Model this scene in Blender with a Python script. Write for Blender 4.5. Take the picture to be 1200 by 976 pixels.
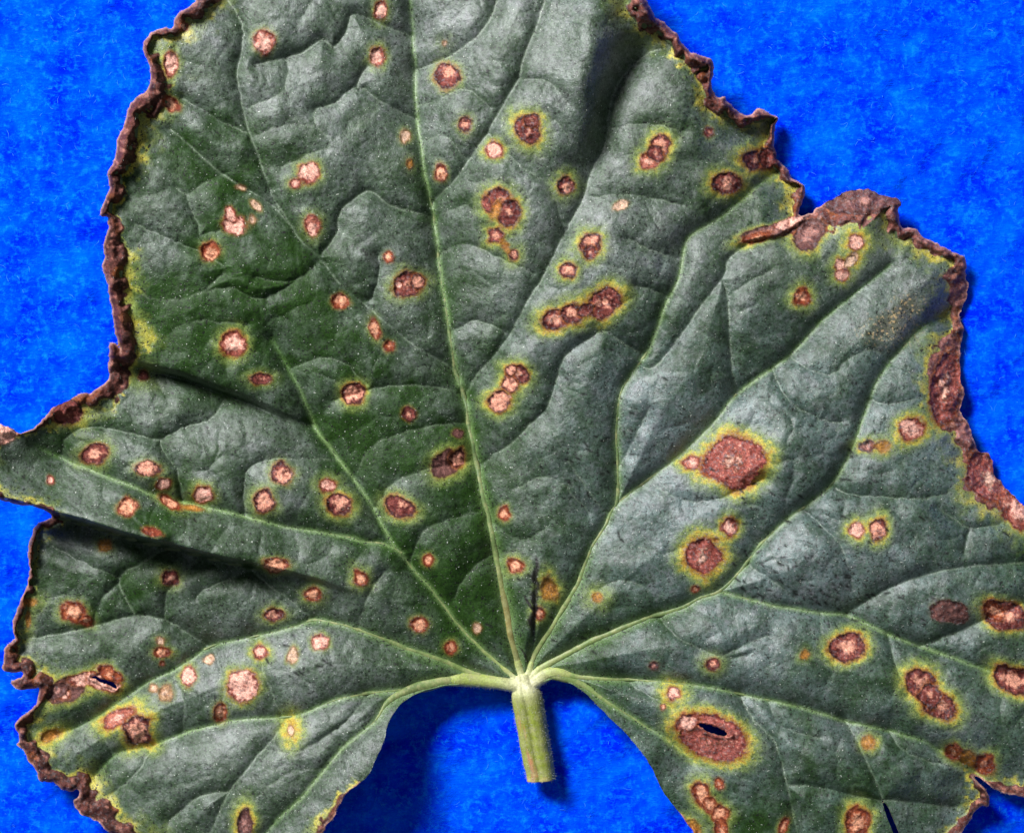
import bpy, math, random
import numpy as np
from mathutils import Vector

# ------------------------------------------------------------------ reset
for o in list(bpy.data.objects):
    bpy.data.objects.remove(o, do_unlink=True)
scene = bpy.context.scene
col = scene.collection

# ------------------------------------------------------------------ camera
PX = 0.16 / 1200.0            # metres per photo pixel on the table plane
CAM_H = 0.36                  # lens height above the sheet
cam_data = bpy.data.cameras.new("camera")
cam = bpy.data.objects.new("camera", cam_data)
col.objects.link(cam)
cam.location = (0, 0, CAM_H)
cam.rotation_euler = (0, 0, 0)
cam_data.sensor_width = 36.0
cam_data.lens = 36.0 * CAM_H / 0.16
cam_data.clip_start = 0.01
cam_data.clip_end = 50
scene.camera = cam

# ------------------------------------------------------------------ light
world = bpy.data.worlds.new("World")
scene.world = world
world.use_nodes = True
bgn = world.node_tree.nodes["Background"]
bgn.inputs[0].default_value = (0.74, 0.85, 1.0, 1)
bgn.inputs[1].default_value = 0.19

def area(name, loc, size, power, colour, target=(0, 0, 0)):
    l = bpy.data.lights.new(name, 'AREA')
    l.shape = 'RECTANGLE'
    l.size, l.size_y = size
    l.energy = power
    l.color = colour
    o = bpy.data.objects.new(name, l)
    col.objects.link(o)
    o.location = loc
    d = Vector(target) - Vector(loc)
    o.rotation_euler = d.to_track_quat('-Z', 'Y').to_euler()
    return o

# daylight from a window, up and to the left of the leaf
area("window_light", (-0.46, 0.52, 0.62), (0.30, 0.28), 19.0, (0.98, 0.985, 1.0))

scene.view_settings.view_transform = 'Standard'
scene.view_settings.look = 'None'
scene.view_settings.gamma = 1.0
scene.view_settings.exposure = 0.0
scene.render.resolution_x = 1024
scene.render.resolution_y = 832
scene.render.engine = 'CYCLES'

# ------------------------------------------------------------------ helpers
rng = np.random.default_rng(11)
random.seed(5)

STEP = 1.18
GX0, GX1, GY0, GY1 = -62.0, 1262.0, -132.0, 1072.0
NX = int((GX1 - GX0) / STEP) + 1
NY = int((GY1 - GY0) / STEP) + 1
gx = (GX0 + np.arange(NX) * STEP).astype(np.float32)
gy = (GY0 + np.arange(NY) * STEP).astype(np.float32)
XX, YY = np.meshgrid(gx, gy)

def band_noise(wl, seed, shape=(NY, NX), step=STEP, aniso=1.0, ang=0.0):
    """smooth noise of about unit deviation with blobs of wl photo pixels"""
    r = np.random.default_rng(seed)
    w = r.standard_normal(shape).astype(np.float32)
    fy = np.fft.fftfreq(shape[0])[:, None]
    fx = np.fft.rfftfreq(shape[1])[None, :]
    c, s = math.cos(ang), math.sin(ang)
    u = fx * c + fy * s
    v = (-fx * s + fy * c) * aniso
    k = np.sqrt(u * u + v * v) * wl / step
    f = np.exp(-(k * 1.1) ** 2)
    n = np.fft.irfft2(np.fft.rfft2(w) * f, s=shape)
    n -= n.mean()
    return (n / n.std()).astype(np.float32)

def fbm(wl, octs, seed, gain=0.55):
    t = 0; a = 1.0; tot = 0
    for i in range(octs):
        t = t + a * band_noise(wl / 2 ** i, seed + i)
        tot += a * a
        a *= gain
    return t / math.sqrt(tot)

def smooth(a, b, x):
    t = np.clip((x - a) / (b - a), 0, 1)
    return t * t * (3 - 2 * t)

def spline(pts, spacing=6.0, closed=False):
    """Catmull-Rom through rows of numbers (x, y, extra...)"""
    P = np.array(pts, float)
    n = len(P)
    out = []
    rngi = range(n if closed else n - 1)
    for i in rngi:
        if closed:
            p0, p1, p2, p3 = P[(i - 1) % n], P[i], P[(i + 1) % n], P[(i + 2) % n]
        else:
            p0 = P[max(i - 1, 0)]; p1 = P[i]; p2 = P[i + 1]; p3 = P[min(i + 2, n - 1)]
        m = max(1, int(np.hypot(*(p2 - p1)[:2]) / spacing))
        for j in range(m):
            t = j / m
            out.append(0.5 * ((2 * p1) + (p2 - p0) * t + (2 * p0 - 5 * p1 + 4 * p2 - p3) * t * t
                              + (3 * p1 - p0 - 3 * p2 + p3) * t ** 3))
    if not closed:
        out.append(P[-1])
    return np.array(out)

def splat(curves, R, nextra=0, closed=False):
    """nearest-curve distance field, limited to R pixels; also side sign,
    interpolated extra columns and the curve's index"""
    D = np.full((NY, NX), R, np.float32)
    S = np.zeros((NY, NX), np.float32)
    E = [np.zeros((NY, NX), np.float32) for _ in range(nextra)]
    I = np.full((NY, NX), -1, np.int16)
    for ci, C in enumerate(curves):
        n = len(C)
        for i in range(n if closed else n - 1):
            a = C[i]; b = C[(i + 1) % n]
            x0 = int((min(a[0], b[0]) - R - GX0) / STEP); x1 = int((max(a[0], b[0]) + R - GX0) / STEP) + 2
            y0 = int((min(a[1], b[1]) - R - GY0) / STEP); y1 = int((max(a[1], b[1]) + R - GY0) / STEP) + 2
            x0 = max(x0, 0); y0 = max(y0, 0); x1 = min(x1, NX); y1 = min(y1, NY)
            if x1 <= x0 or y1 <= y0:
                continue
            X = gx[None, x0:x1] - np.float32(a[0]); Y = gy[y0:y1, None] - np.float32(a[1])
            dx, dy = float(b[0] - a[0]), float(b[1] - a[1])
            L2 = dx * dx + dy * dy + 1e-9
            t = np.clip((X * dx + Y * dy) / L2, 0, 1)
            ex = X - t * dx; ey = Y - t * dy
            d = np.sqrt(ex * ex + ey * ey)
            sub = D[y0:y1, x0:x1]
            m = d < sub
            if not m.any():
                continue
            sub[m] = d[m]
            sg = np.sign(dx * Y - dy * X)
            S[y0:y1, x0:x1][m] = sg[m]
            I[y0:y1, x0:x1][m] = ci
            for k in range(nextra):
                e = a[2 + k] + (b[2 + k] - a[2 + k]) * t
                E[k][y0:y1, x0:x1][m] = e[m]
    return D, S, E, I

def tps(ctrl, lam=40.0):
    P = np.array(ctrl, float)
    n = len(P)
    d = np.hypot(P[:, None, 0] - P[None, :, 0], P[:, None, 1] - P[None, :, 1])
    K = np.where(d > 0, d * d * np.log(d + 1e-9), 0)
    A = np.zeros((n + 3, n + 3))
    A[:n, :n] = K + np.eye(n) * lam * 30
    A[:n, n] = 1; A[:n, n + 1:] = P[:, :2]
    A[n, :n] = 1; A[n + 1:, :n] = P[:, :2].T
    w = np.linalg.solve(A, np.concatenate([P[:, 2], [0, 0, 0]]))
    # evaluate on a coarse grid, then interpolate
    cs = 6
    cx = np.arange(0, NX + cs, cs) ; cy = np.arange(0, NY + cs, cs)
    X, Y = np.meshgrid(GX0 + cx * STEP, GY0 + cy * STEP)
    Z = w[n] + w[n + 1] * X + w[n + 2] * Y
    for i in range(n):
        r2 = (X - P[i, 0]) ** 2 + (Y - P[i, 1]) ** 2
        Z += w[i] * 0.5 * r2 * np.log(r2 + 1e-9)
    fx = np.arange(NX) / cs; ix = fx.astype(int); fx = fx - ix
    fy = np.arange(NY) / cs; iy = fy.astype(int); fy = fy - iy
    Zr = Z[:, ix] * (1 - fx) + Z[:, ix + 1] * fx
    return (Zr[iy] * (1 - fy)[:, None] + Zr[iy + 1] * fy[:, None]).astype(np.float32)

# ------------------------------------------------------------------ traced data (photo pixels)
# outline of the blade: x, y, width of the dry brown rim, curl of the rim in mm
OUTLINE = [
 (237,-5,18,1.6),(228,3,18,1.6),(213,13,16,1.6),(205,22,16,1.6),(202,32,13,1.4),(190,34,12,1.2),(177,38,13,1.2),
 (170,46,13,1.4),(168,58,13,1.4),(172,70,12,1.4),(175,82,14,1.5),(174,100,24,1.6),(170,108,28,1.6),(158,118,24,1.8),
 (150,128,20,2.0),(146,145,20,2.0),(138,162,22,2.0),(136,178,22,2.0),(134,192,19,2.0),(125,205,18,2.0),(127,220,16,1.8),
 (123,235,16,1.6),(117,249,16,1.4),(124,258,12,1.4),(127,268,13,1.4),(121,285,24,1.4),(123,300,26,1.4),(120,315,27,1.4),
 (126,330,22,1.6),(130,355,19,1.6),(133,380,20,1.6),(137,398,21,1.6),(141,413,20,1.2),(138,407,14,1.0),(134,401,10,1.0),
 (128,405,14,1.0),(127,425,20,1.4),(128,443,24,1.0),(113,455,17,1.0),(92,463,14,1.0),(77,470,20,1.2),(62,480,15,1.5),(50,493,7,1.5),
 (38,502,4,1.2),(22,508,4,0.8),(8,502,14,0.4),(-4,498,18,0.4),(-20,503,18,0.4),(-34,525,16,0.4),(-32,552,12,0.6),(-18,574,9,0.8),
 (0,584,9,0.8),(20,590,7,0.8),(42,594,5,0.6),(55,599,6,0.3),(59,602,6,0.3),(60,607,9,0.5),(47,610,10,1.0),(40,615,11,1.4),(36,625,12,1.6),
 (33,640,10,1.6),(34,655,8,1.4),(36,667,7,1.2),(33,680,7,1.2),(30,690,7,1.2),(22,705,7,1.3),(17,720,7,1.3),(15,735,7,1.3),
 (17,748,8,1.2),(8,757,16,1.0),(5,773,22,0.8),(3,784,22,0.8),(14,787,18,0.8),(26,787,16,0.8),(25,792,16,0.8),(13,797,22,0.6),
 (14,804,24,0.6),(25,808,22,0.8),(44,804,20,0.8),(47,812,10,1.0),(44,824,9,1.2),(30,835,9,1.4),(18,845,10,1.5),(17,853,10,1.2),
 (22,866,12,0.8),(19,873,20,0.5),(28,881,22,0.5),(35,892,22,0.5),(45,905,22,0.6),(48,914,18,0.6),(60,916,16,0.8),(75,925,16,0.8),
 (92,928,16,0.8),(93,932,18,0.5),(86,940,26,0.5),(92,950,28,0.6),(103,957,28,0.6),(116,966,26,0.6),(132,977,24,0.6),
 (170,1005,18,0.8),(230,1032,12,0.8),(300,1036,10,0.8),(352,1012,9,0.6),(372,990,9,0.3),(379,974,9,0.2),(388,962,8,0.2),(398,944,6,0.2),
 (408,928,3,0.2),(430,910,0,0),(440,890,0,0),(450,867,0,0),(455,847,0,0),(465,830,0,0),(477,819,0,0),(497,809,0,0),(523,803,0,0),
 (550,801,0,0),(573,801,0,0),(597,803,0,0),(615,803,0,0),(633,800,0,0),(642,797,0,0),(652,795,0,0),(668,800,0,0),(684,811,0,0),
 (700,826,0,0),(720,846,0,0),(737,863,0,0),(754,884,0,0),(764,900,0,0),(777,927,0,0),(790,944,0,0),(800,957,2,0.1),(811,973,4,0.2),
 (830,1000,6,0.3),(870,1035,8,0.5),(950,1058,10,0.6),(1040,1042,10,0.6),(1098,1002,10,0.6),(1124,977,11,0.5),(1134,961,10,0.5),(1145,947,9,0.5),
 (1158,944,6,0.8),(1157,930,7,1.0),(1148,917,6,0.8),(1140,908,2,0.2),(1148,911,3,0.2),(1164,923,7,0.4),(1184,930,9,0.5),(1200,934,11,0.6),(1224,930,12,0.8),
 (1240,890,12,0.8),(1248,800,12,0.8),(1246,710,12,0.8),(1236,640,14,0.8),(1218,608,18,0.7),(1200,592,22,0.6),(1187,581,26,0.5),
 (1174,565,34,0.4),(1165,555,36,0.4),(1164,542,34,0.4),(1159,531,26,0.3),(1146,529,20,0.5),(1140,512,20,0.8),(1134,495,22,0.6),
 (1125,482,32,0.4),(1129,465,40,0.3),(1125,438,38,0.3),(1125,412,30,0.4),(1130,388,17,0.6),(1125,372,11,0.9),(1129,355,20,0.6),
 (1134,335,22,0.6),(1132,325,22,0.7),(1130,304,13,1.2),(1120,297,12,1.4),(1104,290,12,1.6),(1084,280,14,1.8),(1074,270,15,1.9),
 (1057,265,14,2.0),(1053,252,15,2.0),(1053,236,22,1.8),(1030,227,36,1.4),(1007,222,42,0.9),(987,227,40,0.7),(967,240,32,0.6),
 (944,252,26,0.6),(936,253,20,0.5),(934,250,10,0.6),(939,237,13,0.9),(943,224,10,1.2),(941,215,9,1.2),(929,210,9,1.2),(925,200,9,1.3),(913,187,9,1.4),
 (908,167,8,1.5),(908,153,8,1.6),(913,138,9,1.7),(903,132,9,1.7),(888,127,11,1.8),(880,133,12,1.8),(870,133,14,1.8),(855,123,16,1.8),
 (850,113,18,1.8),(841,113,16,1.4),(835,98,11,1.2),(837,80,11,1.4),(833,70,16,1.6),(823,67,17,1.8),(810,62,15,2.0),(797,50,15,2.2),
 (793,42,16,2.2),(780,30,18,2.3),(768,20,19,2.4),(762,8,20,2.4),(757,-5,20,2.2),(738,-35,18,1.6),(690,-75,14,1.2),(600,-108,12,1.0),
 (490,-124,12,1.0),(380,-104,12,1.0),(295,-62,14,1.2)]

HOLES = [
 [(818,849),(826,848),(840,852),(852,858),(850,862),(840,861),(830,857)],
 [(106,793),(112,792),(120,796),(127,797),(136,802),(137,807),(130,804),(122,801),(114,797)],
 [(1033,936),(1041,946),(1047,960),(1054,978),(1050,982),(1043,966),(1037,950)],
]

# veins: list of (x, y) with the tube radius at start and end (photo pixels)
PRIMARY = {
 'midrib': ([(612,797),(609,785),(600,750),(592,707),(581,652),(573,610),(563.6,569),(550,499),(543.6,465),(533.6,432),(523.5,368),(516,320),(507,247),(497,200),(488.5,134),(485,67),(482,20),(480,-40),(482,-105)], 5.4, 0.9),
 'l1': ([(606,799),(597,789),(567,763),(533,727),(507,693),(470,650),(457,632),(437,595),(417,565),(400,542),(384,520),(370,502),(355,466),(340,435),(318,398)], 3.4, 0.5),
 'roll': ([(470,648),(453,638),(427,634),(400,628),(337,617),(284,604),(240,594),(207,587),(173,577),(137,563),(110,552),(73,537),(40,521)], 2.2, 0.6),
 'l2': ([(606,800),(580,796),(550,788),(517,773),(477,760),(447,747),(417,737),(385,728),(366,727),(334,737),(294,747),(247,757),(228,770),(200,787),(160,808),(127,831),(97,849),(62,862)], 4.6, 0.9),
 'sinus_left': ([(610,803),(590,800),(552,796),(523,797),(500,801),(478,809),(455,822),(440,843),(418,863),(400,877),(381,900),(354,933),(322,963),(290,1000)], 7.2, 0.8),
 'l3': ([(482,808),(440,811),(405,817),(377,826),(340,839),(294,842),(260,847),(214,860),(180,873),(140,882),(112,908)], 3.0, 0.8),
 'r1': ([(616,797),(619,787),(630,760),(654,723),(677,683),(690,648),(707,619),(721,592),(750,569),(777,549),(803,528),(831,500),(863,462),(904,432),(927,415),(960,379),(987,355),(1017,332),(1043,311)], 4.4, 0.9),
 'r2': ([(618,799),(632,784),(654,771),(694,751),(734,734),(767,721),(800,711),(822,700),(843,693),(860,677),(883,649),(903,626),(930,603),(967,575),(990,545),(1004,512),(1014,482),(1024,455),(1040,428),(1060,405),(1077,387),(1094,376),(1114,368)], 5.4, 0.8),
 'r2b': ([(843,693),(862,698),(910,710),(960,717),(990,720),(1014,730),(1040,743),(1077,757),(1114,770),(1164,787),(1210,795)], 2.0, 0.8),
 'r3': ([(622,800),(638,791),(652,788),(680,793),(734,796),(790,800),(833,805),(867,813),(910,822),(944,830),(990,844),(1034,854),(1080,867),(1102,881),(1140,903)], 6.4, 0.8),
 'sinus_right': ([(648,791),(664,795),(684,803),(717,825),(754,849),(786,868),(812,890)], 4.0, 0.8),
 'r1b': ([(721,592),(724,579),(724,539),(722,499),(727,462),(740,438),(758,413),(770,384),(780,356),(796,324),(806,280),(850,250),(883,221),(912,199)], 3.2, 0.9),
}
SECONDARY = [
 [(536,440),(523,427),(490,408),(460,385),(433,362),(400,335),(376,304),(350,279),(338,260),(318,229)],
 [(318,229),(300,176),(288,144),(278,90),(282,66),(284,33),(270,5),(250,-20)],
 [(338,262),(318,240),(286,220),(258,203),(228,176),(200,152)],
 [(288,155),(258,142),(238,130),(214,116)],
 [(507,256),(496,252),(456,240),(434,224),(414,234),(398,250),(394,274),(376,298)],
 [(486,140),(482,138),(444,118),(418,102),(394,120),(370,128)],
 [(418,102),(422,90),(430,78)],[(482,42),(450,30),(414,16),(406,36),(390,56),(378,46),(354,62),(336,67),(300,76)],
 [(545,465),(557,442),(583,412),(600,388),(617,355),(634,328),(640,317),(660,277),(684,230),(694,197),(710,167),(717,113),(735,85),(757,65),(775,58)],
 [(565,545),(580,532),(600,519),(620,499),(640,479),(649,455),(657,430),(664,416),(684,400),(708,388),(724,398),(752,414)],
 [(508,236),(530,214),(550,187),(570,157),(590,123),(607,93),(614,67),(630,27),(640,-5),(660,-40)],
 [(487,82),(520,70),(547,53),(567,33),(580,10),(590,-30)],
 [(863,460),(858,435),(855,392),(853,352),(848,330)],
 [(755,430),(768,430),(800,390),(820,360),(848,324),(852,306),(870,290)],
 [(992,719),(1000,714),(1034,693),(1064,680),(1100,670),(1134,664),(1210,658)],
 [(366,725),(340,703),(317,687),(295,668)],
 [(242,755),(217,740),(193,726),(158,721),(113,733),(67,743),(30,748)],
 [(158,721),(147,700),(140,677),(170,657),(203,640)],
 [(193,725),(194,705),(197,693),(227,660)],
 [(337,845),(310,877),(284,907),(267,930),(247,975)],
 [(267,928),(234,933),(200,960)],
 [(364,499),(327,485),(290,468),(254,455),(214,440),(167,428)],
 [(1077,757),(1110,745),(1150,728),(1200,706)],
 [(867,813),(880,840),(905,865),(915,890),(925,930),(935,980)],
 [(990,844),(1005,870),(1022,905),(1034,935)],
 [(1034,937),(1075,940),(1120,946)],
 [(925,920),(960,922),(1000,932),(1034,938)],
]
TERTIARY = [
 [(336,67),(336,94),(328,110),(292,126)],[(302,158),(336,146),(368,148)],[(370,128),(369,146),(382,160),(388,170),(360,182),(330,196)],
 [(390,164),(418,148),(434,138),(444,120)],[(434,352),(444,326),(444,300)],[(218,228),(224,244),(232,264),(234,276),(258,270)],
 [(158,262),(194,278),(230,294),(260,310)],[(206,220),(218,228),(238,216),(262,205)],[(746,334),(780,346)],[(736,280),(760,292),(792,302)],
 [(855,347),(870,335),(905,315)],[(927,419),(953,435),(977,437),(996,419),(1023,410),(1041,422)],[(1020,470),(1047,473),(1076,467),(1100,462)],
 [(978,572),(1000,580),(1040,582),(1080,584),(1112,578)],[(1100,594),(1136,618),(1180,612)],[(1136,618),(1130,648)],
 [(768,572),(807,587),(840,585),(865,575),(895,560)],[(887,635),(867,615)],[(750,640),(777,650),(800,640)],
 [(187,515),(190,527),(207,550),(213,585)],[(73,533),(80,510),(113,500),(160,510),(187,515),(217,500),(247,490),(267,463)],
 [(287,600),(287,560),(307,540),(360,538),(400,540)],[(230,700),(240,690),(283,673)],[(390,470),(440,455),(500,452),(542,462)],
 [(300,325),(340,330),(372,310)],[(345,430),(372,420),(400,424),(430,452)],[(232,345),(270,338),(305,350),(345,330)],[(205,385),(230,377),(290,380)],
 [(160,345),(200,352),(232,345),(262,320)],[(515,117),(545,105),(575,125)],[(492,124),(515,117)],[(497,165),(520,160),(545,185)],
 [(513,300),(545,285),(580,300),(625,320)],[(520,250),(545,240)],[(528,390),(560,375),(590,390)],[(650,140),(668,165),(690,205)],
 [(607,93),(640,95),(665,120)],[(572,157),(610,195),(640,215),(655,250),(662,275)],[(690,232),(740,228),(800,240)],[(718,150),(760,145),(800,155)],
 [(600,575),(630,560),(655,565),(690,600)],[(665,540),(690,575),(712,605)],[(575,610),(610,632),(640,618)],[(760,480),(740,520),(728,545)],
 [(905,433),(925,470),(960,490),(985,495)],[(875,660),(905,680),(930,700)],[(945,600),(985,640),(1000,690)],
 [(700,690),(730,680),(760,690)],[(770,722),(800,750),(850,770),(880,765)],[(845,770),(880,752),(900,745)],[(960,718),(965,745),(980,770),(970,800)],
 [(1040,744),(1050,780),(1065,810)],[(900,822),(915,850),(960,865)],[(1040,855),(1060,880),(1100,895)],[(735,797),(760,815),(790,830)],
 [(420,738),(430,700),(450,670)],[(300,748),(310,790),(330,838)],[(250,757),(262,800),(262,845)],[(200,787),(215,820),(214,858)],
 [(120,860),(130,880)],[(430,815),(400,850),(350,880),(310,878)],[(380,900),(340,905),(300,935)],[(180,873),(160,905),(130,930)],
 [(110,733),(118,705),(140,680)],[(60,640),(100,660),(140,677)],[(533,700),(550,670),(575,650)],[(480,660),(500,620),(560,600)],
 [(440,595),(470,560),(550,540)],[(415,560),(440,520),(500,500),(548,495)],
]

# lesions: x, y, rx, ry, angle(deg, counter-clockwise), kind, pale-centre fraction, halo px, halo strength
L = []
def spot(x, y, rx, ry=None, ang=0, kind='b', pale=0.4, halo=6, hs=0.8, off=(0, 0)):
    L.append((x, y, rx, ry or rx, ang, kind, pale, halo, hs, off[0], off[1]))
for a in [
 (310,49,11,12,0,'b',.62,6,.55,(-1,2)), (200,75,8,12,0,'b',.75,7,.7), (216,32,5,5,0,'b',.7,4,.5), (201,122,10,7,-30,'r',.6,5,.5),
 (362,203,11,11,0,'b',.75,7,.75,(-1,-1)), (346,215,6,5,0,'b',.5,6,.6), (366,264,8,11,0,'b',.6,8,.55,(0,4)), (275,264,13,10,-15,'b',.82,5,.35),
 (270,252,6,9,20,'b',.7,5,.3), (246,294,10,10,0,'r',.55,6,.5,(1,4)), (300,241,9,4,-45,'t',.8,3,.4), (296,258,4,5,0,'t',.6,4,.3), (283,220,6,3,-20,'t',.7,2,.2),
 (446,12,7,10,0,'b',.7,7,.6), (442,66,8,10,0,'b',.72,7,.65,(-2,0)), (521,51,3,3,0,'t',.5,10,.35), (524,89,14,13,15,'d',.4,6,.6,(2,-5)),
 (545,146,7,8,0,'d',.45,7,.5), (579,176,9,9,0,'b',.7,6,.75), (619,152,13,15,20,'d',.25,11,.75), (623,142,8,8,0,'d',.1,8,.6), (517,202,7,9,0,'r',.7,4,.45),
 (475,160,6,7,0,'t',.7,5,.45), (480,192,4,5,0,'o',.4,7,.4), (583,233,15,11,20,'d',.28,9,.7,(4,2)), (597,250,12,14,0,'d',.22,9,.8), (571,240,5,9,20,'d',.1,8,.7),
 (581,246,5,12,-20,'o',.5,6,.6), (581,276,8,8,0,'d',.35,8,.75), (602,299,5,6,0,'d',.5,8,.6), (592,288,4,9,35,'o',.2,6,.5), (663,218,9,10,0,'d',.5,9,.6,(0,2)),
 (774,171,10,12,0,'d',.55,9,.7), (762,188,12,9,20,'b',.35,9,.6), (768,180,9,9,0,'d',.2,9,.6), (727,241,9,5,25,'t',.85,4,.25), (692,287,11,12,0,'d',.45,9,.75,(0,-4)), (691,296,7,8,0,'d',.2,8,.7),
 (666,317,9,9,0,'d',.5,7,.7), (455,301,6,6,0,'r',.5,4,.3), (478,333,17,13,15,'d',.15,9,.6), (489,330,7,8,0,'d',.7,8,.6), (467,334,4,4,0,'b',.7,4,.3),
 (852,215,15,12,0,'d',.3,9,.75), (886,188,14,10,-5,'d',.3,10,.85), (899,185,10,11,0,'d',0,10,.8), (831,155,5,6,0,'d',.1,5,.3),
 (1003,284,8,8,0,'b',.78,10,.85), (1001,301,5,6,0,'t',.8,9,.8), (986,312,7,8,0,'b',.8,8,.6), (988,322,9,6,20,'b',.7,8,.6), (996,306,5,9,-35,'t',.8,8,.6),
 (273,403,13,14,0,'b',.6,8,.75), (306,444,11,6,0,'d',.1,8,.6), (168,440,5,5,0,'d',.1,14,.6), (80,483,17,13,15,'d',.0,7,.5), (111,532,15,10,15,'d',.45,9,.65,(2,0)),
 (173,549,13,8,-5,'d',.72,7,.55), (191,567,8,6,20,'b',.75,6,.65), (238,579,10,9,20,'b',.8,7,.75), (149,594,11,9,20,'r',.75,4,.4), (199,589,13,5,-32,'r',.65,7,.55), (225,595,12,3,-10,'o',.3,5,.6),
 (330,555,12,11,-20,'d',.62,7,.6,(3,2)), (309,587,11,12,0,'d',.65,8,.7), (59,562,4,5,0,'b',.6,3,.2), (-2,508,24,12,15,'b',.85,3,.2), (384,569,9,7,0,'b',.68,8,.65), (397,591,14,12,0,'d',.55,8,.8,(2,0)),
 (178,623,11,5,-10,'r',.1,4,.3), (399,353,9,9,-15,'r',.6,4,.35,(0,-2)), (439,386,6,10,15,'r',.7,6,.5), (456,406,6,6,0,'r',.2,4,.4), (414,461,12,12,0,'d',.66,7,.75), (479,485,8,7,-10,'d',.3,4,.35),
 (524,543,18,13,35,'p',.0,9,.6), (536,537,9,10,0,'d',.7,9,.7), (537,508,6,5,0,'p',0,4,.3), (468,594,17,11,-25,'d',.28,8,.7,(4,-3)), (591,602,7,7,0,'r',.5,5,.45),
 (607,438,12,10,-35,'d',.4,8,.8), (597,450,9,9,0,'d',.75,8,.8), (599,434,6,6,0,'d',.7,6,.6), (585,470,12,11,20,'d',.8,8,.8),
 (651,374,14,11,20,'d',.45,10,.9), (670,367,11,11,0,'d',.5,10,.9), (708,355,20,14,30,'d',.28,10,.9), (686,363,10,6,20,'d',.0,10,.9),
 (940,348,9,9,0,'r',.45,8,.65), (838,545,14,14,0,'B',0,12,.95), (861,541,30,27,10,'B',.09,12,.95), (810,542,9,7,10,'b',.45,8,.8), (855,617,9,10,0,'b',.6,7,.75), (824,651,17,20,-10,'B',.22,12,.95), (839,632,3,3,0,'o',.2,10,.9),
 (1068,503,13,12,0,'b',.7,9,.85), (1017,523,10,6,5,'p',.3,7,.6), (1034,523,9,7,0,'o',.0,7,.6), (1004,621,8,8,0,'b',.82,8,.75), (1029,620,9,11,0,'d',.68,8,.75,(-1,1)),
 (199,677,9,8,0,'d',.35,8,.45), (323,662,13,8,0,'r',.75,6,.45), (367,696,9,8,0,'r',.5,8,.5), (321,720,10,7,10,'d',.5,7,.6), (86,717,13,11,-15,'r',.5,7,.5), (101,727,8,6,-20,'r',.4,6,.4),
 (123,639,8,7,0,'o',.2,6,.4), (188,751,5,5,0,'t',.7,5,.4), (190,764,9,6,0,'r',.5,5,.5), (190,777,3,3,0,'r',.2,3,.3), (35,706,7,5,10,'o',.5,9,.6), (33,725,3,10,0,'o',.0,10,.5),
 (305,764,7,8,0,'b',.6,7,.7), (343,768,6,9,-15,'t',.7,4,.45), (375,752,9,8,0,'b',.75,5,.5), (245,773,6,5,0,'t',.75,2,.2), (221,792,8,10,-10,'b',.82,5,.6), (180,806,5,5,0,'t',.5,4,.3), (194,812,8,9,-20,'t',.35,4,.4),
 (284,803,17,16,20,'b',.84,8,.65), (258,835,7,10,0,'r',.5,5,.5), (138,841,18,8,28,'b',.35,10,.9), (161,855,15,15,10,'d',.7,11,.9), (341,855,4,6,0,'t',.8,12,.95), (287,966,9,16,0,'p',.3,9,.8),
 (78,808,20,13,15,'p',.2,8,.6), (75,813,6,6,0,'b',.85,5,.6), (99,795,16,7,10,'b',.8,6,.6), (122,799,19,9,-20,'b',.85,7,.7), (128,790,14,8,-30,'r',.1,6,.6),
 (423,678,8,8,15,'r',.55,8,.55), (502,656,6,6,0,'r',.5,5,.4), (604,663,9,8,0,'r',.6,7,.6), (491,732,9,8,-15,'r',.6,5,.4), (559,736,5,6,0,'t',.7,2,.2), (528,759,7,7,0,'r',.45,5,.4),
 (644,690,9,12,20,'o',.5,9,.7), (632,719,6,7,0,'r',.4,7,.6), (700,700,6,6,0,'o',.2,10,.6), (766,780,6,5,0,'p',.5,3,.2), (789,812,7,7,0,'b',.75,11,.85), (777,828,3,3,0,'r',.5,3,.3),
 (815,690,5,4,0,'r',.4,5,.4), (835,778,8,7,0,'d',.35,8,.55), (943,767,5,5,0,'o',.1,6,.4), (993,758,20,15,5,'d',.4,8,.85), (834,863,36,23,-22,'B',.0,11,.95), (806,846,12,9,0,'b',.7,9,.9),
 (1113,717,20,13,-10,'p',.0,4,.1), (1178,721,25,15,-8,'d',.35,8,.75), (1165,715,12,9,-40,'r',.5,6,.5), (1079,801,17,15,-40,'d',.45,10,.85), (1101,827,18,13,-35,'d',.4,10,.85), (1090,815,12,13,0,'d',.1,10,.8),
 (1188,797,21,14,-25,'d',.5,9,.8), (1018,870,8,8,0,'o',.25,6,.6), (822,929,9,14,15,'r',.6,9,.7), (832,943,8,9,0,'r',.5,8,.6), (844,953,9,9,0,'r',.6,8,.6), (845,972,7,14,0,'r',.2,8,.5), (843,918,5,7,20,'r',.2,4,.3), (812,970,10,8,-40,'o',.3,8,.6),
 (1005,964,13,18,0,'r',.4,9,.75), (1118,881,10,8,-30,'r',.3,7,.6), (1153,895,13,10,-35,'r',.2,8,.6), (1135,888,10,8,-30,'o',.2,8,.5), (918,967,5,10,-20,'r',.4,5,.4),
 (905,271,36,7,12,'p',.3,6,.6), (926,262,16,6,15,'b',.9,3,.2), (948,275,14,20,-35,'p',.35,8,.7), (886,279,16,5,15,'r',.2,8,.7),
 (1012,236,40,14,5,'p',.25,5,.5), (1108,455,15,40,-8,'B',.1,8,.85), (1103,448,5,5,0,'b',.7,0,.0), (1160,560,28,22,-40,'B',.2,7,.6), (1192,600,22,14,-45,'b',.55,6,.6),
 (66,810,14,8,20,'p',.3,8,.5), (58,862,12,6,25,'o',.6,9,.8),
 ]:
    spot(*a)

def T(pairs):     # speckled tan patches with no rim
    return pairs

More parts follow.
